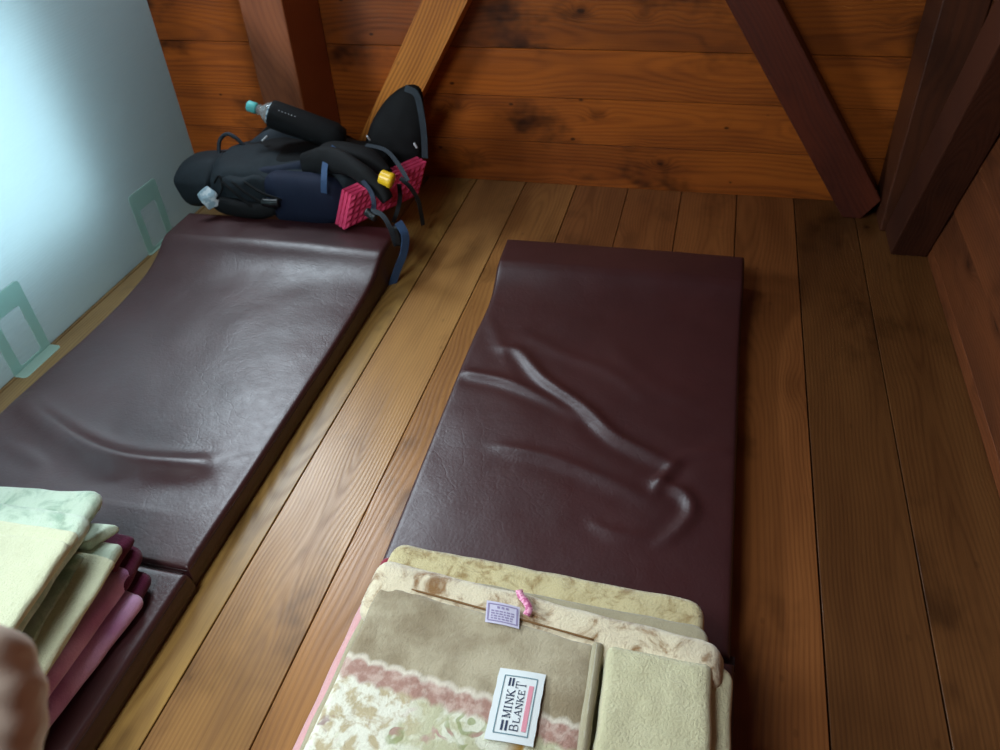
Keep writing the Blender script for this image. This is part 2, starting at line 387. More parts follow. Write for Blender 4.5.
def section(name,x0,x1,y0,y1,H,parent,ridges=None,head=None,res=.009,waist=0,piping=True,puff=.006,dent=None):
    r=.010
    nx=int((x1-x0)/res); ny=int((y1-y0)/res)
    def axis(a,b,n):
        c=[0,.0012,.003,.006,.010]; out=[a+k for k in c]+[a+.010+(b-a-.020)*k/n for k in range(1,n)]+[b-k for k in reversed(c)]
        return out
    XS=axis(x0,x1,nx); YS=axis(y0,y1,ny); V=[];Fc=[]
    rf=ridge_fn(ridges) if ridges else None
    def hz(x,y):
        h=H(x,y) if callable(H) else H
        u=(x-x0)/(x1-x0); v=(y-y0)/(y1-y0)
        h+=puff*(1-abs(2*u-1)**3)*(1-abs(2*v-1)**6)
        h+=.0016*mnoise.noise(Vector((x*9,y*9,3)))+.003*mnoise.noise(Vector((x*3.1,y*3.1,8)))
        if rf: h+=rf(x,y)*min(1,min(x-x0,x1-x)/.03)
        return h
    def wx(x,y):
        if waist: 
            k=waist(y); u=(x-x0)/(x1-x0); return x+k*(1-u)**3
        return x
    for y in YS:
        for x in XS:
            h=hz(x,y); d=min(x-x0,x1-x,y-y0,y1-y); q=max(0,1-d/r)
            h-=r*(1-math.sqrt(max(0,1-q*q)))
            V.append((wx(x,y),y,h))
    W=len(XS);Hn=len(YS)
    for j in range(Hn-1):
        for i in range(W-1): Fc.append((j*W+i,j*W+i+1,(j+1)*W+i+1,(j+1)*W+i))
    ring=[i for i in range(W)]+[(j*W+W-1) for j in range(1,Hn)]+[((Hn-1)*W+i) for i in range(W-2,-1,-1)]+[j*W for j in range(Hn-2,0,-1)]
    prev=ring; n=len(ring)
    for lv in(.66,.33,0.0):
        base=len(V); cur=[]
        for idx in ring:
            x,y,z=V[idx]; bul=.004*math.sin(PI*lv)
            nxn=-1 if x<=x0+.02+ (waist(y) if waist else 0) and idx%W==0 else (1 if idx%W==W-1 else 0)
            nyn=-1 if idx<W else (1 if idx>=(Hn-1)*W else 0)
            ht=z-.0015
            V.append((x+nxn*bul,y+nyn*bul,.0015+ht*lv)); cur.append(len(V)-1)
        for k in range(n): Fc.append((prev[k],prev[(k+1)%n],cur[(k+1)%n],cur[k]))
        prev=cur
    Fc.append(tuple(prev))
    o=mesh(name,V,Fc,M_vinyl,parent,True)
    if piping:
        P=[]
        for idx in ring[::6]:
            x,y,z=V[idx]; P.append(Vector((x,y,z-.0015)))
        # stitched seam just below the top edge, all round
        V2=[];F2=[];m=len(P);rr=.0016;cen=Vector(((x0+x1)/2,(y0+y1)/2,0))
        for i,p in enumerate(P):
            t=(P[(i+1)%m]-P[i-1]).normalized(); sd=t.cross(Vector((0,0,1))).normalized()
            for k in range(6):
                a=2*PI*k/6; V2.append(p+sd*(rr*math.cos(a))+Vector((0,0,rr*math.sin(a))))
        for i in range(m):
            for k in range(6): F2.append((i*6+k,i*6+(k+1)%6,((i+1)%m)*6+(k+1)%6,((i+1)%m)*6+k))
        mesh('seam_piping',V2,F2,M_edge,o,True)
    return o
def wl(pts,z=.08): return [F(p,z) for p in pts]
# right mattress
LYR=(.868,2.20)
tR=thing('folding_mattress','maroon vinyl folding mattress in the middle, under the beige blankets','mattress',(-.21,1.2,0),'maroon folding mattresses')
def headH(y,base,top,ys,ye):
    d=ye-y
    if d<=-.02: return top
    k=(math.exp(-max(0,d)/.085) if d>0 else 1)
    h=base+(top-base)*k
    if abs(d)<.02: h-=.004*(1-abs(d)/.02)**2
    return h
ridR=[(wl([(500,345),(517,349),(543,377),(583,405),(614,433),(654,453),(675,463)]),.011,.016,.35),
 (wl([(655,492),(659,481),(670,468),(678,460)]),.008,.012,.3),
 (wl([(450,366),(463,369),(502,378),(543,395),(578,414)]),.0075,.015,.35),
 (wl([(490,443),(507,446),(553,456),(604,476),(654,499)]),.0055,.017,.3),
 (wl([(655,478),(664,481),(685,491),(692,509),(678,528),(660,540)]),.009,.014,.3),
 (wl([(480,310),(487,321),(502,352),(515,365)]),.002,.018,.3),
 (wl([(590,518),(599,524),(619,532),(650,535)]),.004,.014,.2),
 (wl([(670,460),(690,452),(725,448),(745,448)]),.003,.014,.2),
 (wl([(520,330),(560,350),(610,370),(650,400)]),.003,.02,.2),
 (wl([(700,400),(650,380),(600,330)]),.002,.03,.2)]
def waistR(y): return .010*math.exp(-((y-1.9)/.12)**2)+.034*(2.2-y)/1.33
section('mattress_section',-.594,.140,LYR[0],LYR[1],lambda x,y:headH(y,.066,.112,1.93,2.05),tR,ridR,waist=waistR)
section('mattress_section',-.556,.148,-.45,LYR[0]-.012,.066,tR)
mesh('hinge_strip',*box(-.56,.15,LYR[0]-.02,LYR[0]+.01,.045,.050),M_edge,tR)
# left mattress
tL=thing('folding_mattress','maroon vinyl folding mattress beside the translucent panel, backpack at its head','mattress',(-1.32,1.2,0),'maroon folding mattresses')
ridL=[(wl([(20,392),(27,403),(45,421),(78,443),(112,457),(151,463),(196,463),(212,460)]),.026,.034,.25),
 (wl([(0,440),(20,448),(45,462)]),.006,.018,.5),
 (wl([(100,480),(130,472),(170,468)]),-.003,.02,.2)]
section('mattress_section',-1.722,-.955,.842,2.185,lambda x,y:headH(y,.066,.128,1.90,2.02),tL,ridL,waist=lambda y:.012*math.exp(-((y-1.6)/.25)**2)-.012*max(0,min(1,(y-1.85)/.15)))
section('mattress_section',-1.722,-.948,-.45,.828,.068,tL)
mesh('hinge_strip',*box(-1.70,-.97,.818,.85,.045,.050),M_edge,tL)
# ---------------------------------------------------------------- blankets
def fuzzy(name,colfn,bump=.6,dist=.004,sheen=.4,rough=.85,fs=260):
    s=NT(name); o=s.obj(); c=colfn(s,o)
    f=s.noise(o,fs,4,.7); f2=s.noise(o,34,4,.6)
    h=s.m('ADD',s.m('MULTIPLY',f,.8),f2)
    c=s.mix(s.m('MULTIPLY',s.smooth(f,.3,.7),.16),c,s.mix(1.,c,(.62,.62,.58),'MULTIPLY'))
    return s.bsdf(c,rough,h,bump,dist,Sheen_Weight=sheen,Sheen_Roughness=.5,Specular_IOR_Level=.2)
M_gold=fuzzy('gold_velvet',lambda s,o:s.mix(s.smooth(s.noise(o,30,5,.65,.6),.45,.70),lin(214,200,152),lin(160,132,80)),.7,.005,.5)
M_roll=fuzzy('cream_velvet_roll',lambda s,o:s.mix(s.smooth(s.noise(o,19,5,.65,.8),.46,.66),lin(236,222,190),lin(150,108,58)),.7,.005,.6)
M_cream=fuzzy('cream_fleece',lambda s,o:s.mix(s.noise(o,12,3),lin(208,202,160),lin(230,224,186)),.75,.006,.4)
M_thin=fuzzy('grey_cream_fleece',lambda s,o:s.mix(s.noise(o,16,3),lin(158,148,120),lin(184,174,144)),.6,.004)
M_pink=fuzzy('pink_fleece',lambda s,o:s.mix(s.noise(o,12,3),lin(206,150,152),lin(222,174,174)),.5,.003)
M_crim=fuzzy('crimson_fleece',lambda s,o:lin(138,10,44)+(1,),.4,.003)
M_mintf=fuzzy('mint_velvet',lambda s,o:s.mix(s.smooth(s.noise(o,15,4,.6,.5),.46,.66),lin(196,214,192),lin(146,174,150)),.6,.005,.5)
M_palef=fuzzy('pale_cream_fleece',lambda s,o:s.mix(s.noise(o,11,3),lin(204,207,172),lin(218,220,186)),.8,.005,.4)
M_mauve=fuzzy('mauve_fleece',lambda s,o:s.mix(s.smooth(s.noise(o,8,4),.35,.65),lin(184,120,168),lin(214,164,204)),.5,.004,.6)
M_burg=fuzzy('burgundy_fleece',lambda s,o:s.mix(s.noise(o,20,3),lin(70,8,38),lin(96,20,56)),.5,.004,.15)
M_dgreen=fuzzy('dark_green_pattern',lambda s,o:s.mix(s.smooth(s.noise(o,60,3),.45,.6),lin(20,34,24),lin(60,52,50)),.5,.003)
# printed mink top in the blanket's own frame (origin rear-left, x right, y to the rear)
BL=Vector((-.470,.770,0)); ex=Vector((1,-.105,0)).normalized(); ey=Vector((-ex.y,ex.x,0))
def printed(s,o):
    sub_=s.n('VectorMath',operation='SUBTRACT'); s.put(sub_.inputs[0],o); sub_.inputs[1].default_value=BL
    def dot(v):
        d=s.n('VectorMath',operation='DOT_PRODUCT'); s.put(d.inputs[0],sub_.outputs[0]); d.inputs[1].default_value=v; return d.outputs['Value']
    x=dot(ex); y=s.m('MULTIPLY',dot(ey),-1.)       # y grows toward the viewer
    taupe=s.mix(s.smooth(s.noise(o,9,4,.6),.35,.7),lin(192,180,152),lin(152,136,108))
    wob=s.m('MULTIPLY',s.m('ABSOLUTE',s.m('SINE',s.m('MULTIPLY',x,PI/.030))),.006)
    b=s.m('ADD',s.m('SUBTRACT',y,.150),s.m('ADD',wob,s.m('MULTIPLY',s.m('SUBTRACT',s.noise(o,40,2),.5),.012)))
    # floral field
    vd=s.vor(o,26,'F1',1.); 
    dist=s.n('VectorMath',operation='ADD'); s.put(dist.inputs[0],o)
    nv=s.n('TexNoise'); s.put(nv.inputs['Vector'],o); nv.inputs['Scale'].default_value=22
    sc=s.n('VectorMath',operation='SCALE'); s.put(sc.inputs[0],nv.outputs['Color']); sc.inputs['Scale'].default_value=.035; s.put(dist.inputs[1],sc.outputs[0])
    pet=s.vor(dist.outputs[0],58,'DISTANCE_TO_EDGE').outputs['Distance']
    fl=s.mix(s.smooth(s.noise(dist.outputs[0],42,3,.6),.40,.58),lin(196,180,144),lin(238,236,218))
    blot=s.noise(dist.outputs[0],15,4,.6)
    white_=s.mix(s.smooth(blot,.47,.56),lin(228,228,206),lin(200,198,162))
    rings=s.m('SINE',s.m('MULTIPLY',s.vor(dist.outputs[0],13).outputs['Distance'],30.))
    gr=s.m('MULTIPLY',s.smooth(rings,.1,.8),s.smooth(s.noise(o,11,2),.44,.54))
    c=s.mix(s.m('MULTIPLY',gr,.75),white_,lin(150,158,104))
    pk=s.m('MULTIPLY',s.smooth(rings,.2,.7),s.smooth(s.noise(s.vmul(o,(1,1.3,1)),9,3,.6),.53,.60))
    c=s.mix(s.m('MULTIPLY',pk,.8),c,lin(186,140,134))
    left=s.m('MULTIPLY',s.smooth(s.m('ADD',x,s.m('MULTIPLY',y,-.15)),.17,.10),s.smooth(s.noise(o,16,2),.36,.46))
    c=s.mix(left,c,fl)
    # purple-grey lower scrolls
    c=s.mix(s.m('MULTIPLY',s.smooth(s.noise(dist.outputs[0],24,3,.6),.56,.64),s.smooth(b,.08,.13)),c,lin(150,118,118))
    c=s.mix(s.m('MULTIPLY',s.smooth(s.noise(dist.outputs[0],19,2,.5),.6,.68),s.smooth(x,.3,.33)),c,lin(176,130,50))
    scal=s.mix(s.smooth(s.noise(o,70,3),.4,.65),lin(176,136,122),lin(204,176,162))
    c=s.mix(s.smooth(b,.032,.044),scal,c)
    c=s.mix(s.smooth(b,.004,.012),lin(224,214,196),c)
    c=s.mix(s.smooth(b,-.006,.004),taupe,c)
    return c
M_print=fuzzy('printed_mink_pile',printed,.7,.004,.35)

def clampv(a,lo,hi): return max(lo,min(hi,a))
def slab(name,quad,z0,z1,mat,parent=None,r=None,corner=.018,res=.009,amp=.003,seed=0.,zoff=None,flat=.0):
    """folded layer of cloth: quad = rear-left, rear-right, front-right, front-left (xy); fully rounded edges"""
    A,B,C_,D=[Vector((q[0],q[1])) for q in quad]
    Lx=((B-A).length+(C_-D).length)/2; Ly=((D-A).length+(C_-B).length)/2
    half=(z1-z0)/2; r=r or half; zm=(z0+z1)/2
    def axis(L):
        n=max(4,int((L-2*r)/res)); k=5
        e=[r*(1-math.cos(PI/2*i/k)) for i in range(k)]
        return e+[r+(L-2*r)*i/n for i in range(n)]+[L-q for q in reversed(e)] 
    XS=axis(Lx); YS=axis(Ly); W=len(XS);Hn=len(YS); V=[];Fc=[]
    for side in(1,-1):
        for y in YS:
            for x in XS:
                cx,cy=x,y; R0=corner
                qx=clampv(x,R0,Lx-R0); qy=clampv(y,R0,Ly-R0)
                dx,dy=x-qx,y-qy
                if dx and dy:
                    # map the square corner onto a round one
                    l=math.hypot(dx,dy); m_=max(abs(dx),abs(dy)); cx=qx+dx/l*m_; cy=qy+dy/l*m_; d=R0-m_
                else: d=min(x,y,Lx-x,Ly-y)
                t=clampv(d/r,0,1); h=half*math.sqrt(max(0,1-(1-t)**2))
                u=cx/Lx;v=cy/Ly
                p=(A*(1-u)+B*u)*(1-v)+(D*(1-u)+C_*u)*v
                wob=amp*1.6*mnoise.noise(Vector((p.x*11,p.y*11,seed)))+amp*.7*mnoise.noise(Vector((p.x*38,p.y*38,seed+5)))
                z=zm+side*h*(1-.0)+(wob*t if side>0 else 0)
                if zoff: z+=zoff(u,v)
                ex_=amp*1.3*mnoise.noise(Vector((p.x*16,p.y*16,seed+9)))*(1-t)
                V.append((p.x+ex_,p.y+ex_,z))
    n=W*Hn
    def border():
        return [i for i in range(W)]+[j*W+W-1 for j in range(1,Hn)]+[(Hn-1)*W+i for i in range(W-2,-1,-1)]+[j*W for j in range(Hn-2,0,-1)]
    b=border(); bs=set(b)
    mp={i:i for i in range(2*n)}
    for i in b: mp[n+i]=i
    for sd in(0,1):
        for j in range(Hn-1):
            for i in range(W-1):
                q=[mp[sd*n+j*W+i],mp[sd*n+j*W+i+1],mp[sd*n+(j+1)*W+i+1],mp[sd*n+(j+1)*W+i]]
                if len(set(q))==4: Fc.append(tuple(q if sd==0 else reversed(q)))
    used=sorted({k for q in Fc for k in q}); re={k:i for i,k in enumerate(used)}
    return mesh(name,[V[k] for k in used],[tuple(re[k] for k in q) for q in Fc],mat,parent,True)
def xy(p,z): q=F(p,z); return (q.x,q.y)
# --- right stack
tP=thing('folded_blanket','pink blanket folded at the bottom of the stack on the middle mattress','blanket',(-.2,.6,.07))
slab('folded_layer',[(-.540,.868),(.115,.84),(.122,.12),(-.552,.12)],.074,.120,M_pink,tP,seed=1.,amp=.002,r=.02)
slab('folded_layer',[(-.530,.880),(.112,.83),(.120,.12),(-.545,.12)],.116,.160,M_pink,tP,seed=2.,amp=.002)
slab('rear_hem',[(-.538,.912),(-.40,.905),(-.40,.85),(-.538,.85)],.095,.140,M_crim,tP,seed=3.,amp=.002,corner=.02)
tG=thing('folded_blanket','gold velvet blanket folded beneath the printed beige blanket','blanket',(-.2,.6,.15))
slab('folded_layer',[(-.500,.905),(.082,.888),(.115,.12),(-.512,.12)],.156,.196,M_gold,tG,seed=4.,amp=.003,corner=.03)
slab('folded_layer',[(-.492,.833),(.090,.822),(.118,.12),(-.51,.12)],.193,.214,M_thin,tG,seed=5.,amp=.003,corner=.03)
slab('folded_layer',[(-.40,.838),(.116,.80),(.124,.12),(-.40,.12)],.172,.200,M_cream,tG,seed=6.,amp=.003,corner=.03)
tB=thing('folded_blanket','beige and floral printed blanket with white label, topmost on the middle mattress','blanket',(-.2,.55,.21))
slab('rear_fold',[(-.492,.822),(.108,.768),(.112,.69),(-.49,.69)],.213,.258,M_roll,tB,seed=7.,amp=.004,corner=.03)
def zo(u,v): return 0
tp=slab('printed_top',[(-.468,.765),(-.085,.722),(-.062,.12),(-.482,.12)],.230,.262,M_print,tB,r=.014,seed=8.,amp=.003,corner=.012)
slab('cream_panel',[(-.070,.722),(.094,.722),(.108,.12),(-.052,.12)],.236,.268,M_cream,tB,r=.016,seed=9.,amp=.004,corner=.014)
slab('cream_panel_edge',[(-.092,.722),(-.074,.722),(-.056,.12),(-.074,.12)],.244,.268,M_thin,tB,r=.009,seed=10.,amp=.0015,corner=.006)
slab('folded_layer',[(-.44,.75),(.128,.745),(.130,.12),(-.44,.12)],.205,.236,M_cream,tB,seed=11.,amp=.003,corner=.03)
# hem seam: fine stitched cord along the rear edge of the printed top
P=[Vector((-.466,.757,.2515)),Vector((-.445,.760,.2575)),Vector((-.38,.755,.2605)),Vector((-.25,.742,.2610)),Vector((-.09,.726,.2600))]
s=NT('brown_hem'); M_hem=s.bsdf(lin(128,92,52),.8)
v,f=tube(P,.0020,10,6); mesh('hem_seam',v,f,M_hem,tB,True)

# --- labels
s=NT('label_white'); M_lw=s.bsdf(lin(226,232,232),.7)
s=NT('label_border'); M_lb=s.bsdf(lin(110,140,150),.7)
s=NT('label_navy'); M_ln=s.bsdf(lin(34,48,78),.7)
s=NT('label_pink'); M_lp=s.bsdf(lin(226,150,165),.7)
s=NT('label_grey'); M_lg=s.bsdf(lin(150,140,176),.7)
s=NT('label_lilac'); M_ll=s.bsdf(lin(206,202,222),.7)
def rectp(x0,x1,y0,y1): return [(x0,y0),(x1,y0),(x1,y1),(x0,y1)]
def flat(polys,z,to,th=.0006):
    V=[];Fc=[]
    for P in polys:
        n=len(P);b=len(V); V+=[to(a,c,z) for a,c in P]+[to(a,c,z+th) for a,c in P]
        Fc+=[tuple(b+i for i in range(n)),tuple(b+n+i for i in range(n))]+[(b+i,b+(i+1)%n,b+(i+1)%n+n,b+i+n) for i in range(n)]
    return V,Fc
def stroke(a,b,w):
    a=Vector(a);b=Vector(b);d=(b-a).normalized();n=Vector((-d.y,d.x))*w/2
    return [tuple(a-n),tuple(b-n),tuple(b+n),tuple(a+n)]
# serif letters on a unit box (width .8, height 1): (x0,y0,x1,y1,thick)
TK=.17;TN=.09
LET={'M':[(.1,0,.1,1,TN),(.1,1,.42,.05,TK),(.42,.05,.76,1,TN),(.76,0,.76,1,TK)],
'I':[(.3,0,.3,1,TK)],
'N':[(.12,0,.12,1,TN),(.12,1,.68,0,TK),(.68,0,.68,1,TN)],
'K':[(.15,0,.15,1,TK),(.68,1,.2,.45,TN),(.28,.52,.72,0,TK)],
'B':[(.15,0,.15,1,TK),(.15,.96,.5,.96,TN),(.5,.96,.62,.86,TK),(.62,.86,.62,.64,TK),(.62,.64,.48,.53,TN),(.15,.53,.5,.53,TN),(.5,.53,.68,.4,TK),(.68,.4,.68,.15,TK),(.68,.15,.5,.04,TN),(.15,.04,.52,.04,TN)],
'L':[(.18,0,.18,1,TK),(.18,.04,.65,.04,TN),(.65,0,.65,.28,TN)],
'A':[(.05,0,.38,1,TN),(.38,1,.72,0,TK),(.18,.35,.58,.35,TN)],
'E':[(.18,0,.18,1,TK),(.18,.96,.64,.96,TN),(.64,1,.64,.75,TN),(.18,.52,.52,.52,TN),(.18,.04,.66,.04,TN),(.66,0,.66,.27,TN)],
'T':[(.4,0,.4,1,TK),(.05,.96,.76,.96,TN),(.05,1,.05,.74,TN),(.76,1,.76,.74,TN)]}
SER={'M':[(.1,0),(.76,0),(.1,1),(.76,1)],'I':[(.3,0),(.3,1)],'N':[(.12,0),(.12,1),(.68,1)],'K':[(.15,0),(.15,1),(.7,0),(.66,1)],'B':[],'L':[(.18,1)],'A':[(.06,0),(.72,0)],'E':[],'T':[(.4,0)]}
def word(txt,x,y,h,adv,big=None):
    P=[]
    for i,ch in enumerate(txt):
        hh=h; yy=y; ww=adv
        if big and i in big: hh=h*big[i][0]; ww=adv*big[i][1]; yy=y+big[i][2]
        for x0,y0,x1,y1,t in LET[ch]:
            P.append(stroke((x+x0*ww*1.15,yy+y0*hh),(x+x1*ww*1.15,yy+y1*hh),t*h*.85))
        for sx,sy in SER[ch]: P.append(stroke((x+(sx-.13)*ww*1.15,yy+(sy*.93+.035)*hh),(x+(sx+.13)*ww*1.15,yy+(sy*.93+.035)*hh),.07*h))
        x+=ww*(1.0 if ch!='I' else .72)
    return P
# label frame: text runs away from the viewer (from near edge to rear edge)
lb=F((484,738),.268); lt=F((500,667),.268); rb=F((533,747),.268)
U=Vector((lt.x-lb.x,lt.y-lb.y,0)); LW=U.length; U.normalize(); Vv=Vector((lb.x-rb.x,lb.y-rb.y,0)); LH=Vv.length; Vv=Vector((-U.y,U.x,0))
O=Vector((rb.x,rb.y,0)); O=Vector((lb.x,lb.y,0))-Vv*LH
def lab(u,v,z):
    q=O+U*u+Vv*v
    bend=.0015*math.sin(u/LW*PI)+.001*math.sin(v/LH*PI*1.3)
    return (q.x,q.y,.2665+bend+z)
# finely divided backing so that it lies over the pile
V=[];Fc=[];n1,n2=14,10
for j in range(n2+1):
    for i in range(n1+1):
        e=.0004*math.sin(i*1.7)*(1 if j in(0,n2) else 0)
        V.append(lab(LW*i/n1,LH*j/n2+e,0))
m_=len(V); V+=[(a,b,c+.0006) for a,b,c in V]
for sd in(0,m_):
    for j in range(n2):
        for i in range(n1): Fc.append(tuple(sd+k for k in(j*(n1+1)+i,j*(n1+1)+i+1,(j+1)*(n1+1)+i+1,(j+1)*(n1+1)+i)))
bd=[i for i in range(n1+1)]+[j*(n1+1)+n1 for j in range(1,n2+1)]+[n2*(n1+1)+i for i in range(n1-1,-1,-1)]+[j*(n1+1) for j in range(n2-1,0,-1)]
for k in range(len(bd)): a,b=bd[k],bd[(k+1)%len(bd)]; Fc.append((a,b,b+m_,a+m_))
lbl=mesh('label',V,Fc,M_lw,tB); lbl['label']='white woven label with MINK BLANKET lettering'
def segs(polys,n=1): return polys
mu,mv=LW*.10,LH*.15; bw=.0016
def cut(P,n=8):   # long strokes split so that they follow the bend
    a,b,c,d=[Vector(q) for q in P]; out=[]
    for i in range(n):
        t0,t1=i/n,(i+1)/n; out.append([tuple(a.lerp(b,t0)),tuple(a.lerp(b,t1)),tuple(d.lerp(c,t1)),tuple(d.lerp(c,t0))])
    return out
bp_=[]
for a,b in(((mu,mv),(LW-mu,mv)),((LW-mu,mv),(LW-mu,LH-mv)),((LW-mu,LH-mv),(mu,LH-mv)),((mu,LH-mv),(mu,mv))): bp_+=cut(stroke(a,b,bw))
v,f=flat(bp_,.0007,lab); mesh('label_frame',v,f,M_lb,lbl)
iw=LW-2*mu; ih=LH-2*mv; u0=mu+iw*.05; hL=ih*.25
yM=mv+ih*.60; yB=mv+ih*.30
aB=iw*.90/7.3
letters=word('MINK',u0+aB*1.7,yM,hL*.95,aB*1.08)
letters+=word('BLANKET',u0,yB,hL*.80,aB*.97,{0:(1.35,1.15,0),6:(1.6,1.15,0)})
for k in(0,1):
    letters.append(stroke((u0+aB*.0,yM+hL*(.25+.5*k)),(u0+aB*1.35,yM+hL*(.25+.5*k)),hL*.26))
    letters.append(stroke((u0+aB*6.2,yM+hL*(.45+.42*k)),(u0+aB*7.4,yM+hL*(.45+.42*k)),hL*.24))
v,f=flat(letters,.0008,lab); mesh('label_lettering',v,f,M_ln,lbl)
v,f=flat(cut(rectp(u0+aB*.2,u0+aB*6.6,mv+ih*.07,mv+ih*.21)),.0007,lab); mesh('label_pink_band',v,f,M_lp,lbl)
# care label and pink ribbon on the rear fold
c0=F((487,602),.270); c1=F((520,609),.266); c2=F((519,629),.266); c3=F((485,622),.266)
def quadf(a,b,c,d,zl):
    def fn(u,v,z):
        p=(a*(1-u)+b*u)*(1-v)+(d*(1-u)+c*u)*v
        return (p.x,p.y,p.z+z+.002*math.sin(u*PI))
    return fn
cf=quadf(c3,c2,c1+Vector((0,0,.004)),c0+Vector((0,0,.004)),0)
v,f=flat(cut(rectp(0,1,0,1)),0,cf,.0007); cl=mesh('care_label',v,f,M_ll,tB)
bb=[]
for a,b in(((.07,.12),(.93,.12)),((.93,.12),(.93,.88)),((.93,.88),(.07,.88)),((.07,.88),(.07,.12))): bb+=cut(stroke(a,b,.05))
v,f=flat(bb,.0008,cf,.0005); mesh('care_label_frame',v,f,M_lg,cl)
rnd=random.Random(3); bb=[]
for r_ in range(4):
    x=.16
    while x<.8:
        w_=rnd.uniform(.05,.12); bb.append(rectp(x,min(x+w_,.84),.2+r_*.115,.2+r_*.115+.06)); x+=w_+.03
for k in range(3): bb.append(rectp(.33+.13*k,.41+.13*k,.70,.80))
v,f=flat(bb,.0008,cf,.0005); mesh('care_label_print',v,f,M_lg,cl)
s=NT('pink_ribbon'); o=s.obj(); M_rib=s.bsdf(s.mix(s.smooth(s.noise(o,190,2),.5,.56),lin(240,170,196),lin(196,96,140)),.6)
P=[F((519,590),.262),F((521,596),.266),F((526,602),.270),F((529,609),.270),F((526,615),.268)]
v,f=ribbon(P,.012,.0012); mesh('ribbon_tag',v,f,M_rib,tB,True)

# --- left stack: everything from points on their own levels
def q4(a,b,c,d,z): return [xy(a,z),xy(b,z),xy(c,z),xy(d,z)]
def ql(rl,rr,fr,fl): return [rl,rr,fr,fl]
def layer(name,rl,rr,fr,z0,z1,mat,par,xl=-1.62,**kw):
    """rl, rr: two pixels on the rear edge; fr: one further forward on the right edge"""
    z=z1-.008; l=Vector(xy(rl,z)); a=Vector(xy(rr,z)); b=Vector(xy(fr,z)); d=(b-a)/(b.y-a.y); e=(l-a)/(l.x-a.x)
    yf=.08; c=a+d*(yf-a.y)
    return slab(name,[tuple(a+e*(xl-a.x)),tuple(a),tuple(c),(xl,yf)],z0,z1,mat,par,**kw)
tM=thing('folded_blanket','mauve blanket with burgundy ends folded at the bottom of the left stack','blanket',(-1.2,.5,.07))
layer('folded_layer',(100,582),(145,595),(42,728),.075,.112,M_mauve,tM,seed=21.,corner=.02)
layer('folded_layer',(90,555),(133,568),(44,692),.110,.152,M_mauve,tM,seed=22.,corner=.02)
def patch(name,rl,rr,fr,z0,z1,mat,par,dep,**kw):
    z=z1-.006; l=Vector(xy(rl,z)); a=Vector(xy(rr,z)); b=Vector(xy(fr,z)); d=(b-a)/(b.y-a.y); c=a-d*dep
    return slab(name,[tuple(l),tuple(a),tuple(c),(l.x,l.y-dep)],z0,z1,mat,par,**kw)
patch('burgundy_end',(95,555),(154,574),(140,597),.080,.106,M_burg,tM,.10,seed=23.,corner=.02)
patch('burgundy_end',(90,530),(144,548),(134,568),.112,.145,M_burg,tM,.10,seed=24.,corner=.02)
patch('burgundy_end',(80,520),(133,537),(125,552),.150,.174,M_burg,tM,.08,seed=25.,corner=.008,amp=.006)
tN=thing('folded_blanket','mint and cream blanket in the middle of the left stack','blanket',(-1.2,.5,.16))
layer('folded_layer',(80,537),(124,544),(52,660),.174,.202,M_mintf,tN,seed=26.,corner=.012)
layer('cream_layer',(84,553),(117,561),(47,670),.200,.218,M_palef,tN,seed=27.,corner=.010,r=.009)
a=Vector(xy((84,555),.222)); b=Vector(xy((36,638),.222))
d=(b-a)/(b.y-a.y); c=a+d*(.08-a.y)
slab('mint_strip',[(-1.4,a.y),tuple(a),tuple(c),(-1.4,.08)],.212,.224,M_mintf,tN,seed=28.,corner=.01,r=.005)
patch('mint_end',(60,520),(120,524),(98,538),.196,.226,M_mintf,tN,.06,seed=29.,corner=.006)
tO=thing('folded_blanket','pale cream and mint blanket, topmost of the left stack','blanket',(-1.3,.5,.23))
layer('rear_fold',(0,486),(105,492),(60,560),.222,.254,M_mintf,tO,seed=30.,corner=.03,amp=.004)
layer('rear_fold',(0,502),(92,515),(50,578),.252,.288,M_mintf,tO,seed=31.,corner=.02,amp=.003)
layer('cream_layer',(0,521),(80,533),(32,604),.288,.306,M_palef,tO,seed=32.,corner=.014,amp=.002)
layer('cream_layer',(0,535),(72,543),(24,614),.304,.318,M_palef,tO,seed=33.,corner=.02,r=.008,amp=.002)
a=Vector(xy((66,556),.24)); b=Vector(xy((18,628),.24)); d=(b-a)/(b.y-a.y); c=a+d*(.08-a.y)
slab('patterned_edge',[(-1.5,a.y-.01),(a.x+.0,a.y-.01),(c.x+.0,c.y),(-1.5,.08)],.224,.240,M_dgreen,tO,seed=34.,corner=.01)
# ---------------------------------------------------------------- backpack
def cloth(name,c1,c2,rough=.75,sc=60,b=.4):
    s=NT(name); o=s.obj(); return s.bsdf(s.mix(s.noise(o,sc,3),c1,c2),rough,s.m('ADD',s.noise(o,sc*.35,4,.6),s.m('MULTIPLY',s.noise(o,420,2),.15)),b,.004,Specular_IOR_Level=.3)
M_slate=cloth('slate_nylon',lin(22,30,36),lin(34,44,50))
M_navy=cloth('navy_nylon',lin(18,26,48),lin(24,33,56))
M_band=cloth('blue_grey_nylon',lin(28,35,52),lin(36,45,64))
M_black=cloth('black_padding',lin(7,8,10),lin(13,14,17),.8)
M_web=cloth('grey_webbing',lin(40,48,56),lin(52,60,68),.7,200)
M_webb=cloth('blue_webbing',lin(48,72,108),lin(60,86,120),.7,200)
s=NT('black_plastic'); M_plas=s.bsdf(lin(20,20,22),.35)
s=NT('reflective_trim'); M_refl=s.bsdf(lin(200,205,210),.35)
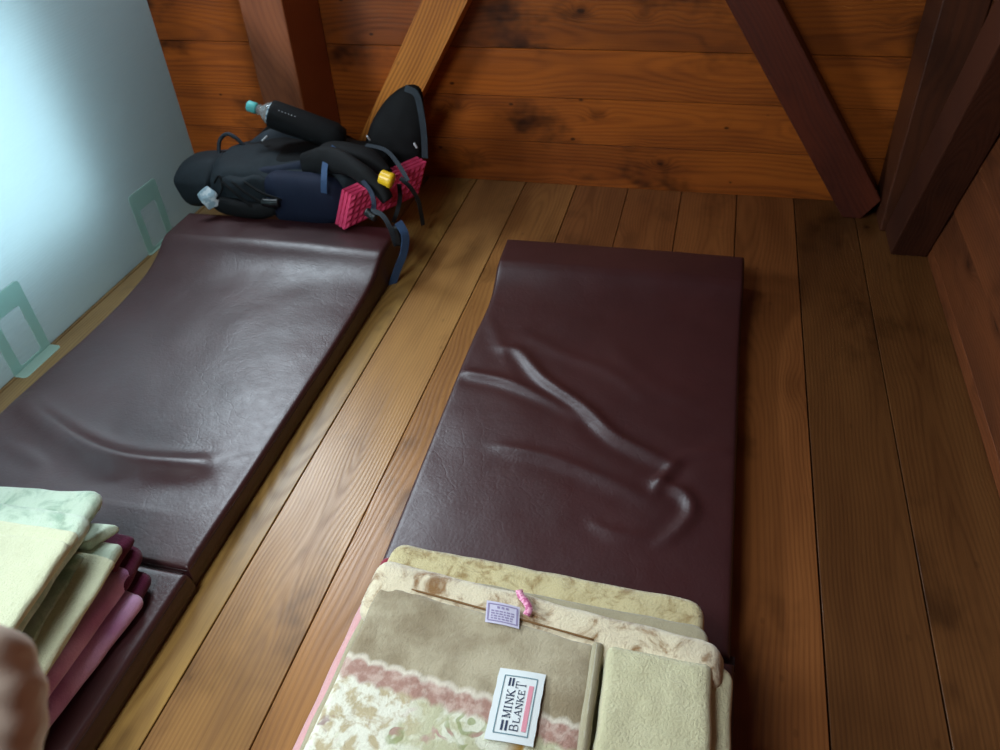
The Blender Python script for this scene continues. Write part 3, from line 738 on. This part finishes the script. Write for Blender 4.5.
def blob(name,P,a,b,mat,parent,shape,up=Vector((0,0,1)),n=6,k=22,nz=.006,ns=12,seed=0,sq=2.4,ends=True):
    prof=[]
    for i in range(k):
        t=2*PI*i/k; c,d=math.cos(t),math.sin(t)
        prof.append((math.copysign(abs(c)**(2/sq),c)*a,math.copysign(abs(d)**(2/sq),d)*b))
    C_=catmull(P,n); v,f=sweep(C_,prof,up,shape)
    v=[Vector(q)+Vector((mnoise.noise(Vector(q)*ns+Vector((seed,0,0))),mnoise.noise(Vector(q)*ns+Vector((0,seed+7,0))),mnoise.noise(Vector(q)*ns+Vector((0,3,seed+9)))))*nz for q in v]
    o=mesh(name,v,f,mat,parent,True); return o
def dome(lo=.35,hi=.35,e=2.2,mn=.12):
    def f(t):
        s_=1
        if t<lo: s_=(1-(1-t/lo)**e)
        elif t>1-hi: s_=(1-(1-(1-t)/hi)**e)
        s_=max(mn,s_)**.6
        return (s_,s_)
    return f
BY=2.36
tK=thing('backpack','large dark blue-grey hiking backpack lying on its side at the head of the left mattress','backpack',(-1.4,BY,.13))
body=blob('main_body',[(-1.68,BY,.185),(-1.55,BY,.188),(-1.38,BY,.19),(-1.2,BY,.19),(-1.08,BY,.185)],.165,.100,M_slate,tK,dome(.16,.2,2,.5),n=10,k=36,nz=.012,ns=11,seed=1)
blob('lid',[(-1.80,2.33,.175),(-1.77,2.33,.18),(-1.74,2.33,.185),(-1.67,2.34,.19),(-1.62,2.34,.19)],.125,.082,M_slate,tK,dome(.45,.3,2.2,.25),n=8,k=28,nz=.010,ns=12,seed=2)
blob('side_pocket',[Yp((272,196),2.24),Yp((290,197),2.225),Yp((315,199),2.215),Yp((350,200),2.22)],.055,.088,M_navy,tK,dome(.22,.25,2,.35),n=8,k=24,nz=.006,seed=3)
blob('side_band',[Yp((222,176),2.27),Yp((255,176),2.26),Yp((290,172),2.27),Yp((318,166),2.28),Yp((335,160),2.29)],.020,.030,M_band,tK,dome(.1,.1,2,.6),n=8,k=16,nz=.003,seed=4)
blob('stretch_pocket',[Yp((222,192),2.23),Yp((245,194),2.215),Yp((276,192),2.22)],.030,.062,M_slate,tK,dome(.3,.3,2,.4),n=8,k=20,nz=.010,ns=25,seed=5)
blob('back_panel',[(-1.66,2.44,.20),(-1.58,2.42,.225),(-1.40,2.40,.24),(-1.2,2.40,.245),(-1.06,2.40,.235)],.125,.055,M_black,tK,dome(.15,.15,2,.5),n=8,k=24,nz=.010,seed=6)
blob('lower_pocket',[Yp((212,202),2.20),Yp((232,206),2.19),Yp((255,209),2.185),Yp((276,209),2.19)],.030,.030,M_black,tK,dome(.3,.3,2,.4),n=6,k=16,nz=.006,seed=8)
# pale crumpled packet showing from the lid pocket
pk=blob('pale_packet',[Yp((202,191),2.175),Yp((209,198),2.168),Yp((215,206),2.17)],.030,.010,None,tK,lambda t:(1-.25*abs(2*t-1),1),up=Vector((0,-.6,.8)),n=6,k=14,nz=.005,ns=50,seed=9)
s=NT('pale_packet'); o_=s.obj(); pk.data.materials.clear(); pk.data.materials.append(s.bsdf(s.mix(s.smooth(s.noise(o_,55,2),.45,.55),lin(150,176,188),lin(204,216,220)),.5)); pk['label']='pale crumpled packet in the lid pocket'
# creases and compression cords
def rb(name,pts,w,mat,th=.003,up=Vector((0,-.7,.7)),par=None):
    v,f=ribbon(pts,w,th,up); return mesh(name,v,f,mat,par or tK,False)
def tb(name,pts,r,mat,par=None):
    v,f=tube(pts,r,6,8); return mesh(name,v,f,mat,par or tK,True)
for a,b,c in(((222,182),(238,196),(262,214)),((232,182),(250,196),(276,210)),((244,182),(262,193),(282,200))):
    tb('compression_cord',[Yp(a,2.175),Yp(b,2.165),Yp(c,2.17)],.0045,M_black)
cl=blob('cord_lock',[Yp((263,202),2.158),Yp((270,203),2.156),Yp((279,203),2.158)],.012,.014,M_plas,tK,lambda t:(1,1),n=4,k=10,nz=0)
tb('cinch_cord',[Yp((214,183),2.19),Yp((219,176),2.20),Yp((222,188),2.18),Yp((217,199),2.17)],.004,M_black)
# webbing on the side
rb('side_strap',[Yp((335,147),2.27),Yp((328,155),2.235),Yp((325,166),2.20),Yp((324,180),2.165),Yp((324,193),2.158)],.021,M_webb,.003,Vector((0,-1,.3)))
# haul loop at the lid
tb('haul_loop',[Yp((222,166),2.36),Yp((219,152),2.38),Yp((220,140),2.40),Yp((227,134),2.41),Yp((236,138),2.41),Yp((244,146),2.41)],.007,M_web)
# shoulder straps arching above the back panel
blob('shoulder_strap',[Yp((232,174),2.35),Yp((241,160),2.40),Yp((254,148),2.45),Yp((270,138),2.47),Yp((290,138),2.50),Yp((312,141),2.50),Yp((335,148),2.48),Yp((350,158),2.44)],.020,.012,M_web,tK,lambda t:(.7+.9*min(1,t*2.2),1+.6*t),up=Vector((0,-.8,.6)),n=6,k=12,nz=.002)
blob('shoulder_strap',[Yp((268,140),2.50),Yp((285,132),2.52),Yp((310,130),2.53),Yp((335,140),2.52),Yp((355,150),2.50),Yp((372,158),2.48)],.034,.016,M_black,tK,lambda t:(1,1),up=Vector((0,-.8,.6)),n=6,k=14,nz=.004)
blob('shoulder_strap',[Yp((262,172),2.46),Yp((262,156),2.50),Yp((268,142),2.52),Yp((278,132),2.53)],.045,.014,M_black,tK,lambda t:(1,1),up=Vector((0,-.8,.6)),n=6,k=14,nz=.004)
for a,b in(((262,141),(267,136)),((241,158),(252,153)),((367,136),(370,140))):
    tb('strap_buckle',[Yp(a,2.40),Yp(b,2.41)],.0035,M_refl)
# bottle sleeve on the shoulder strap
b0=Yp((272,114),2.40); b1=Yp((345,140),2.42); ax=(b1-b0).normalized(); LL=(b1-b0).length
v,f=lathe(b0,ax,[(-.004,.040),(-.002,.0465),(.01,.048),(LL*.5,.048),(LL*.85,.047),(LL*.97,.036),(LL,.018)],28)
sv=mesh('bottle_sleeve',v,f,M_black,tK,True)
rnd=random.Random(5)
side=ax.cross(Vector((0,0,1))).normalized()
for i in range(6):
    p=b0+ax*(.045+i*.011)+(-side*.6 if side.y>0 else side*.6)*.048+Vector((0,0,.8*.048)); 
    v,f=lathe(p-Vector((0,0,.002)),(0,-.3,1),[(0,.0022),(.003,.0022),(.0035,.0012)],8); mesh('sleeve_dot',v,f,M_refl,sv,True)
# hip belt: near wing over the foam pad, far wing standing up
blob('hip_belt',[Yp((306,166),2.27),Yp((325,160),2.235),Yp((345,163),2.20),Yp((364,175),2.17),Yp((380,190),2.15),Yp((387,200),2.14)],.022,.042,M_black,tK,lambda t:(1,1-.65*t**2),up=Vector((.3,.1,.95)),n=7,k=18,nz=.006,seed=12)
blob('belt_pocket',[Yp((318,153),2.31),Yp((340,150),2.30),Yp((365,158),2.28),Yp((388,172),2.25)],.035,.030,M_black,tK,dome(.3,.4,2,.3),n=7,k=18,nz=.008,seed=13)
def padpoly(name,px,yc,th,mat,par,tilt=0,bulge=.02):
    P=catmull([Yp(p,yc) for p in px+[px[0]]],4)[:-1]; n=len(P); c=sum(P,Vector())/n; V=[];Fc=[]
    lv=[(0.0,-1.0),(.55,-.96),(.85,-.8),(.97,-.45),(1.0,0),(.97,.45),(.85,.8),(.55,.96),(0.0,1.0)]
    for k,(sc_,o_) in enumerate(lv[1:-1]):
        for p in P:
            q=c+(p-c)*sc_; V.append(q+Vector((0,o_*th/2+(1-sc_**2)*bulge*(-1 if o_<0 else 1)*.5+.012*mnoise.noise(q*14),0))+Vector((0,(q.z-c.z)*tilt,0)))
    R_=len(lv)-2
    for k in range(R_-1):
        for i in range(n): Fc.append((k*n+i,k*n+(i+1)%n,(k+1)*n+(i+1)%n,(k+1)*n+i))
    a=len(V); V.append(c+Vector((0,-th/2-bulge*.5,0))); V.append(c+Vector((0,th/2+bulge*.5,0)))
    for i in range(n): Fc.append((a,(i+1)%n,i)); Fc.append((a+1,(R_-1)*n+i,(R_-1)*n+(i+1)%n))
    return mesh(name,V,Fc,mat,par,True)
wing=padpoly('hip_belt',[(362,160),(370,126),(384,102),(403,88),(418,92),(424,118),(424,150),(412,176),(385,182)],2.50,.055,M_black,tK,.15)
rb('wing_strap',[Yp((405,88),2.455),Yp((416,94),2.45),Yp((421,112),2.45),Yp((424,135),2.45),Yp((425,158),2.45)],.022,M_web,.003,Vector((0,-1,.1)))
tb('strap_buckle',[Yp((414,143),2.44),Yp((417,148),2.44)],.004,M_refl)
# loose straps at the right end
rb('loose_strap',[Yp((366,145),2.40),Yp((385,150),2.36),Yp((398,164),2.30),Yp((408,181),2.24)],.014,M_web,.003,Vector((0,-.5,1)))
rb('loose_strap',[Yp((400,178),2.24),Yp((410,187),2.24),Yp((418,200),2.28),Yp((421,213),2.33),Yp((423,225),2.36)],.014,M_web,.003,Vector((.6,-.8,.2)))
rb('loose_strap',[Yp((362,180),2.15),Yp((371,192),2.12),Yp((374,205),2.10),Yp((371,214),2.11)],.016,M_band,.003,Vector((0,-1,.2)))
rb('loose_strap',[Yp((371,210),2.10),Yp((382,215),2.09),Yp((390,228),2.08),Yp((396,246),2.09)],.015,M_web,.003,Vector((.5,-.8,.3)))
rb('loose_strap',[Yp((399,184),2.20),Yp((400,198),2.19),Yp((397,212),2.17),Yp((393,222),2.12)],.014,M_black,.003,Vector((.2,-1,.1)))
rb('loose_strap',[Yp((398,222),2.10),Yp((405,235),2.09),Yp((404,252),2.08),Yp((398,268),2.06),Yp((391,288),2.04)],.026,M_webb,.003,Vector((.7,-.7,.1)))
blob('side_buckle',[Yp((394,226),2.10),Yp((397,236),2.095),Yp((399,245),2.09)],.014,.010,M_plas,tK,lambda t:(1,1),up=Vector((0,-1,.2)),n=3,k=10,nz=0,sq=4)
blob('side_buckle',[Yp((366,211),2.10),Yp((371,215),2.095),Yp((376,218),2.09)],.012,.010,M_plas,tK,lambda t:(1,1),up=Vector((0,-1,.2)),n=3,k=10,nz=0,sq=4)
# foam pad folded in a concertina
tF=thing('foam_seat_pad','pink folded foam pad with raised dimples strapped to the bottom of the backpack','foam pad',(-1.1,2.2,.13))
s=NT('pink_foam'); M_foam=s.bsdf(lin(208,52,96),.7,Subsurface_Weight=.0)
pL=Yp((341,226),2.135); th=math.radians(57)
dx=Vector((math.cos(th),math.sin(th),.02)).normalized(); dz=Vector((.26,.26,.88)).normalized(); dn=dx.cross(dz).normalized()
pL.z=.140
Lp,Hp,Tp=.31,.118,.019
for k in range(3):
    nu,nv=26,10; V=[];Fc=[]
    for sd in(0,1):
        for j in range(nv+1):
            for i in range(nu+1):
                u,vv=i/nu,j/nv; bump=.0055 if i%2==1 and j%2==1 and 0<i<nu and 0<j<nv else 0
                ed=min(i,nu-i,j,nv-j); inn=.003 if ed==0 else 0
                off=(Tp-inn+bump if sd==0 else inn)
                V.append(pL+dx*(u*Lp)+dz*(vv*Hp)+dn*(off-(k)*Tp*1.03))
    m_=(nu+1)*(nv+1)
    for sd in(0,m_):
        for j in range(nv):
            for i in range(nu): a=sd+j*(nu+1)+i; Fc.append((a,a+1,a+nu+2,a+nu+1))
    bd=[i for i in range(nu+1)]+[j*(nu+1)+nu for j in range(1,nv+1)]+[nv*(nu+1)+i for i in range(nu-1,-1,-1)]+[j*(nu+1) for j in range(nv-1,0,-1)]
    for q in range(len(bd)): a,b=bd[q],bd[(q+1)%len(bd)]; Fc.append((a,b,b+m_,a+m_))
    mesh('foam_panel',V,Fc,M_foam,tF,False)
# bottle
tW=thing('water_bottle','clear plastic water bottle with mint cap in the sleeve on the backpack strap','bottle',tuple(b0))
q0=Yp((249,106),2.40); axb=(b0-q0).normalized(); L0=(b0-q0).length
s=NT('clear_plastic'); M_clear=s.bsdf((.9,.95,.95),.08,Transmission_Weight=.75,IOR=1.35)
s=NT('mint_cap'); M_cap=s.bsdf(lin(96,200,196),.45)
s=NT('bottle_label'); o_=s.obj(); M_blab=s.bsdf(s.mix(s.smooth(s.noise(o_,120,1),.5,.55),lin(190,205,212),lin(90,120,140)),.4)
v,f=lathe(q0-axb*.004,axb,[(0,.0),(0,.0165),(.002,.0185),(.030,.0185),(.032,.017),(.032,.0)],24); mesh('bottle_cap',v,f,M_cap,tW,True)
v,f=lathe(q0,axb,[(.029,.013),(.034,.014),(.037,.019),(.039,.014),(.048,.018),(.062,.031),(.072,.037),(.078,.035),(.084,.038),(.12,.038),(.125,.03)],28); mesh('bottle_body',v,f,M_clear,tW,True)
v,f=lathe(q0,axb,[(.078,.0385),(.079,.0392),(L0+.04,.0392),(L0+.041,.0385)],28); mesh('bottle_label',v,f,M_blab,tW,True)
# yellow item
y0=Yp((380,176),2.12); y1=Yp((394,182),2.12); ay=(y1-y0).normalized()
s=NT('yellow_plastic'); M_yel=s.bsdf(lin(232,186,30),.35)
v,f=lathe(y0,ay,[(0,.0),(0,.019),(.003,.022),(.028,.022),(.03,.024),(.040,.024),(.043,.021),(.043,0)],20)
tag(mesh('yellow_canister',v,f,M_yel,None,True),'small shiny yellow cylinder tucked under the belt of the backpack','canister')

# ---------------------------------------------------------------- hand at the lower left
def at(px,py,dep):
    d=ray(px,py); return CAM+d*dep
def capsule(P,Rr,k=14):
    """tapered tube with rounded ends"""
    C_=catmull(P,6); n=len(C_); m_=len(Rr)-1
    def rad(t):
        q=t*m_; i=min(int(q),m_-1); return Rr[i]+(Rr[i+1]-Rr[i])*(q-i)
    d0=(C_[0]-C_[1]).normalized(); d1=(C_[-1]-C_[-2]).normalized(); r0,r1=rad(0),rad(1)
    pts=[C_[0]+d0*r0*a for a in(.98,.8,.45)]+C_+[C_[-1]+d1*r1*a for a in(.45,.8,.98)]
    rs=[r0*.2,r0*.6,r0*.89]+[rad(i/(n-1)) for i in range(n)]+[r1*.89,r1*.6,r1*.2]
    V=[];Fc=[];s0=Vector((0,0,1))
    for i,p in enumerate(pts):
        t=(pts[min(i+1,len(pts)-1)]-pts[max(i-1,0)]).normalized(); a=t.cross(s0)
        if a.length<.1: a=t.cross(Vector((1,0,0)))
        a.normalize(); b=a.cross(t)
        for q in range(k): V.append(p+(a*math.cos(2*PI*q/k)+b*math.sin(2*PI*q/k))*rs[i])
    for i in range(len(pts)-1):
        for q in range(k): Fc.append((i*k+q,i*k+(q+1)%k,(i+1)*k+(q+1)%k,(i+1)*k+q))
    Fc.append(tuple(range(k))); Fc.append(tuple((len(pts)-1)*k+q for q in range(k)))
    return V,Fc
hp=[]
for j,(kx,ky,pxx,pyy,r) in enumerate([(-70,636,8,656,.0132),(-82,672,19,690,.0134),(-84,708,20,724,.0130),(-80,744,16,760,.0118)]):
    hp.append(capsule([at(kx,ky,.425),at((kx+pxx)/2,(ky+pyy)/2-3,.418),at(pxx-2,pyy,.430),at(pxx+1,pyy+4,.455),at(pxx-10,pyy+6,.474),at(pxx-36,pyy+4,.476)],[r*1.15,r*1.02,r*1.08,r*.98,r*.95,r*.82]))
hp.append(capsule([at(-150,655,.44),at(-85,640,.435),at(-70,650,.44)],[.020,.017,.014]))
for a,b in((650,.021),(690,.022),(730,.021),(768,.018)): hp.append(capsule([at(-190,a+25,.455),at(-120,a+8,.448),at(-75,a,.44)],[.021,b,.0165]))
hp.append(capsule([at(-170,690,.475),at(-110,660,.487),at(-55,650,.492),at(-20,668,.492),at(4,690,.490)],[.018,.016,.0125,.0118,.0095]))  # thumb
hp.append(capsule([at(-420,860,.50),at(-300,790,.475),at(-200,720,.46)],[.036,.031,.029]))                                  # wrist and forearm
v,f=join(hp)
s=NT('skin'); o_=s.obj()
M_skin=s.bsdf(s.mix(s.noise(o_,45,4,.6),lin(238,222,206),lin(224,202,184)),.5,s.noise(o_,700,3),.25,.0006,Subsurface_Weight=.0)
h=mesh('person',v,f,M_skin,None,True)
rm=h.modifiers.new('rm','REMESH'); rm.mode='VOXEL'; rm.voxel_size=.0022; rm.use_smooth_shade=True
sm=h.modifiers.new('sm','SMOOTH'); sm.factor=.6; sm.iterations=30
tag(h,"person's bare hand with curled fingers, reaching in over the green blankets",'person')
# ---------------------------------------------------------------- light
def area(name,loc,target,sx,sy,power,col):
    l=bpy.data.lights.new(name,'AREA'); l.shape='RECTANGLE'; l.size=sx; l.size_y=sy; l.energy=power; l.color=col
    o=bpy.data.objects.new(name,l); COL.objects.link(o); o.location=loc
    d=Vector(target)-Vector(loc); o.rotation_euler=d.to_track_quat('-Z','Y').to_euler(); return o
area('window_daylight',(-2.02,.84,.60),(0,.84,.60),2.2,.66,21,(.80,.94,1.0))
area('high_window_daylight',(-2.5,.85,1.55),(0,.85,.0),.8,.18,38,(.86,.95,1.0))
area('gable_daylight',(-1.85,2.74,2.0),(-1.6,1.6,1.9),.9,1.3,82,(.76,.90,1.0))
area('overhead_fill',(-1.0,-.15,2.1),(-.7,.35,0),.7,.7,32,(.88,.96,1.0))  # overhead fill lamp, added to brighten the foreground blankets and floor
w=bpy.data.worlds.new('world'); scn.world=w; w.use_nodes=True
w.node_tree.nodes['Background'].inputs[0].default_value=(.75,.88,1,1); w.node_tree.nodes['Background'].inputs[1].default_value=.012
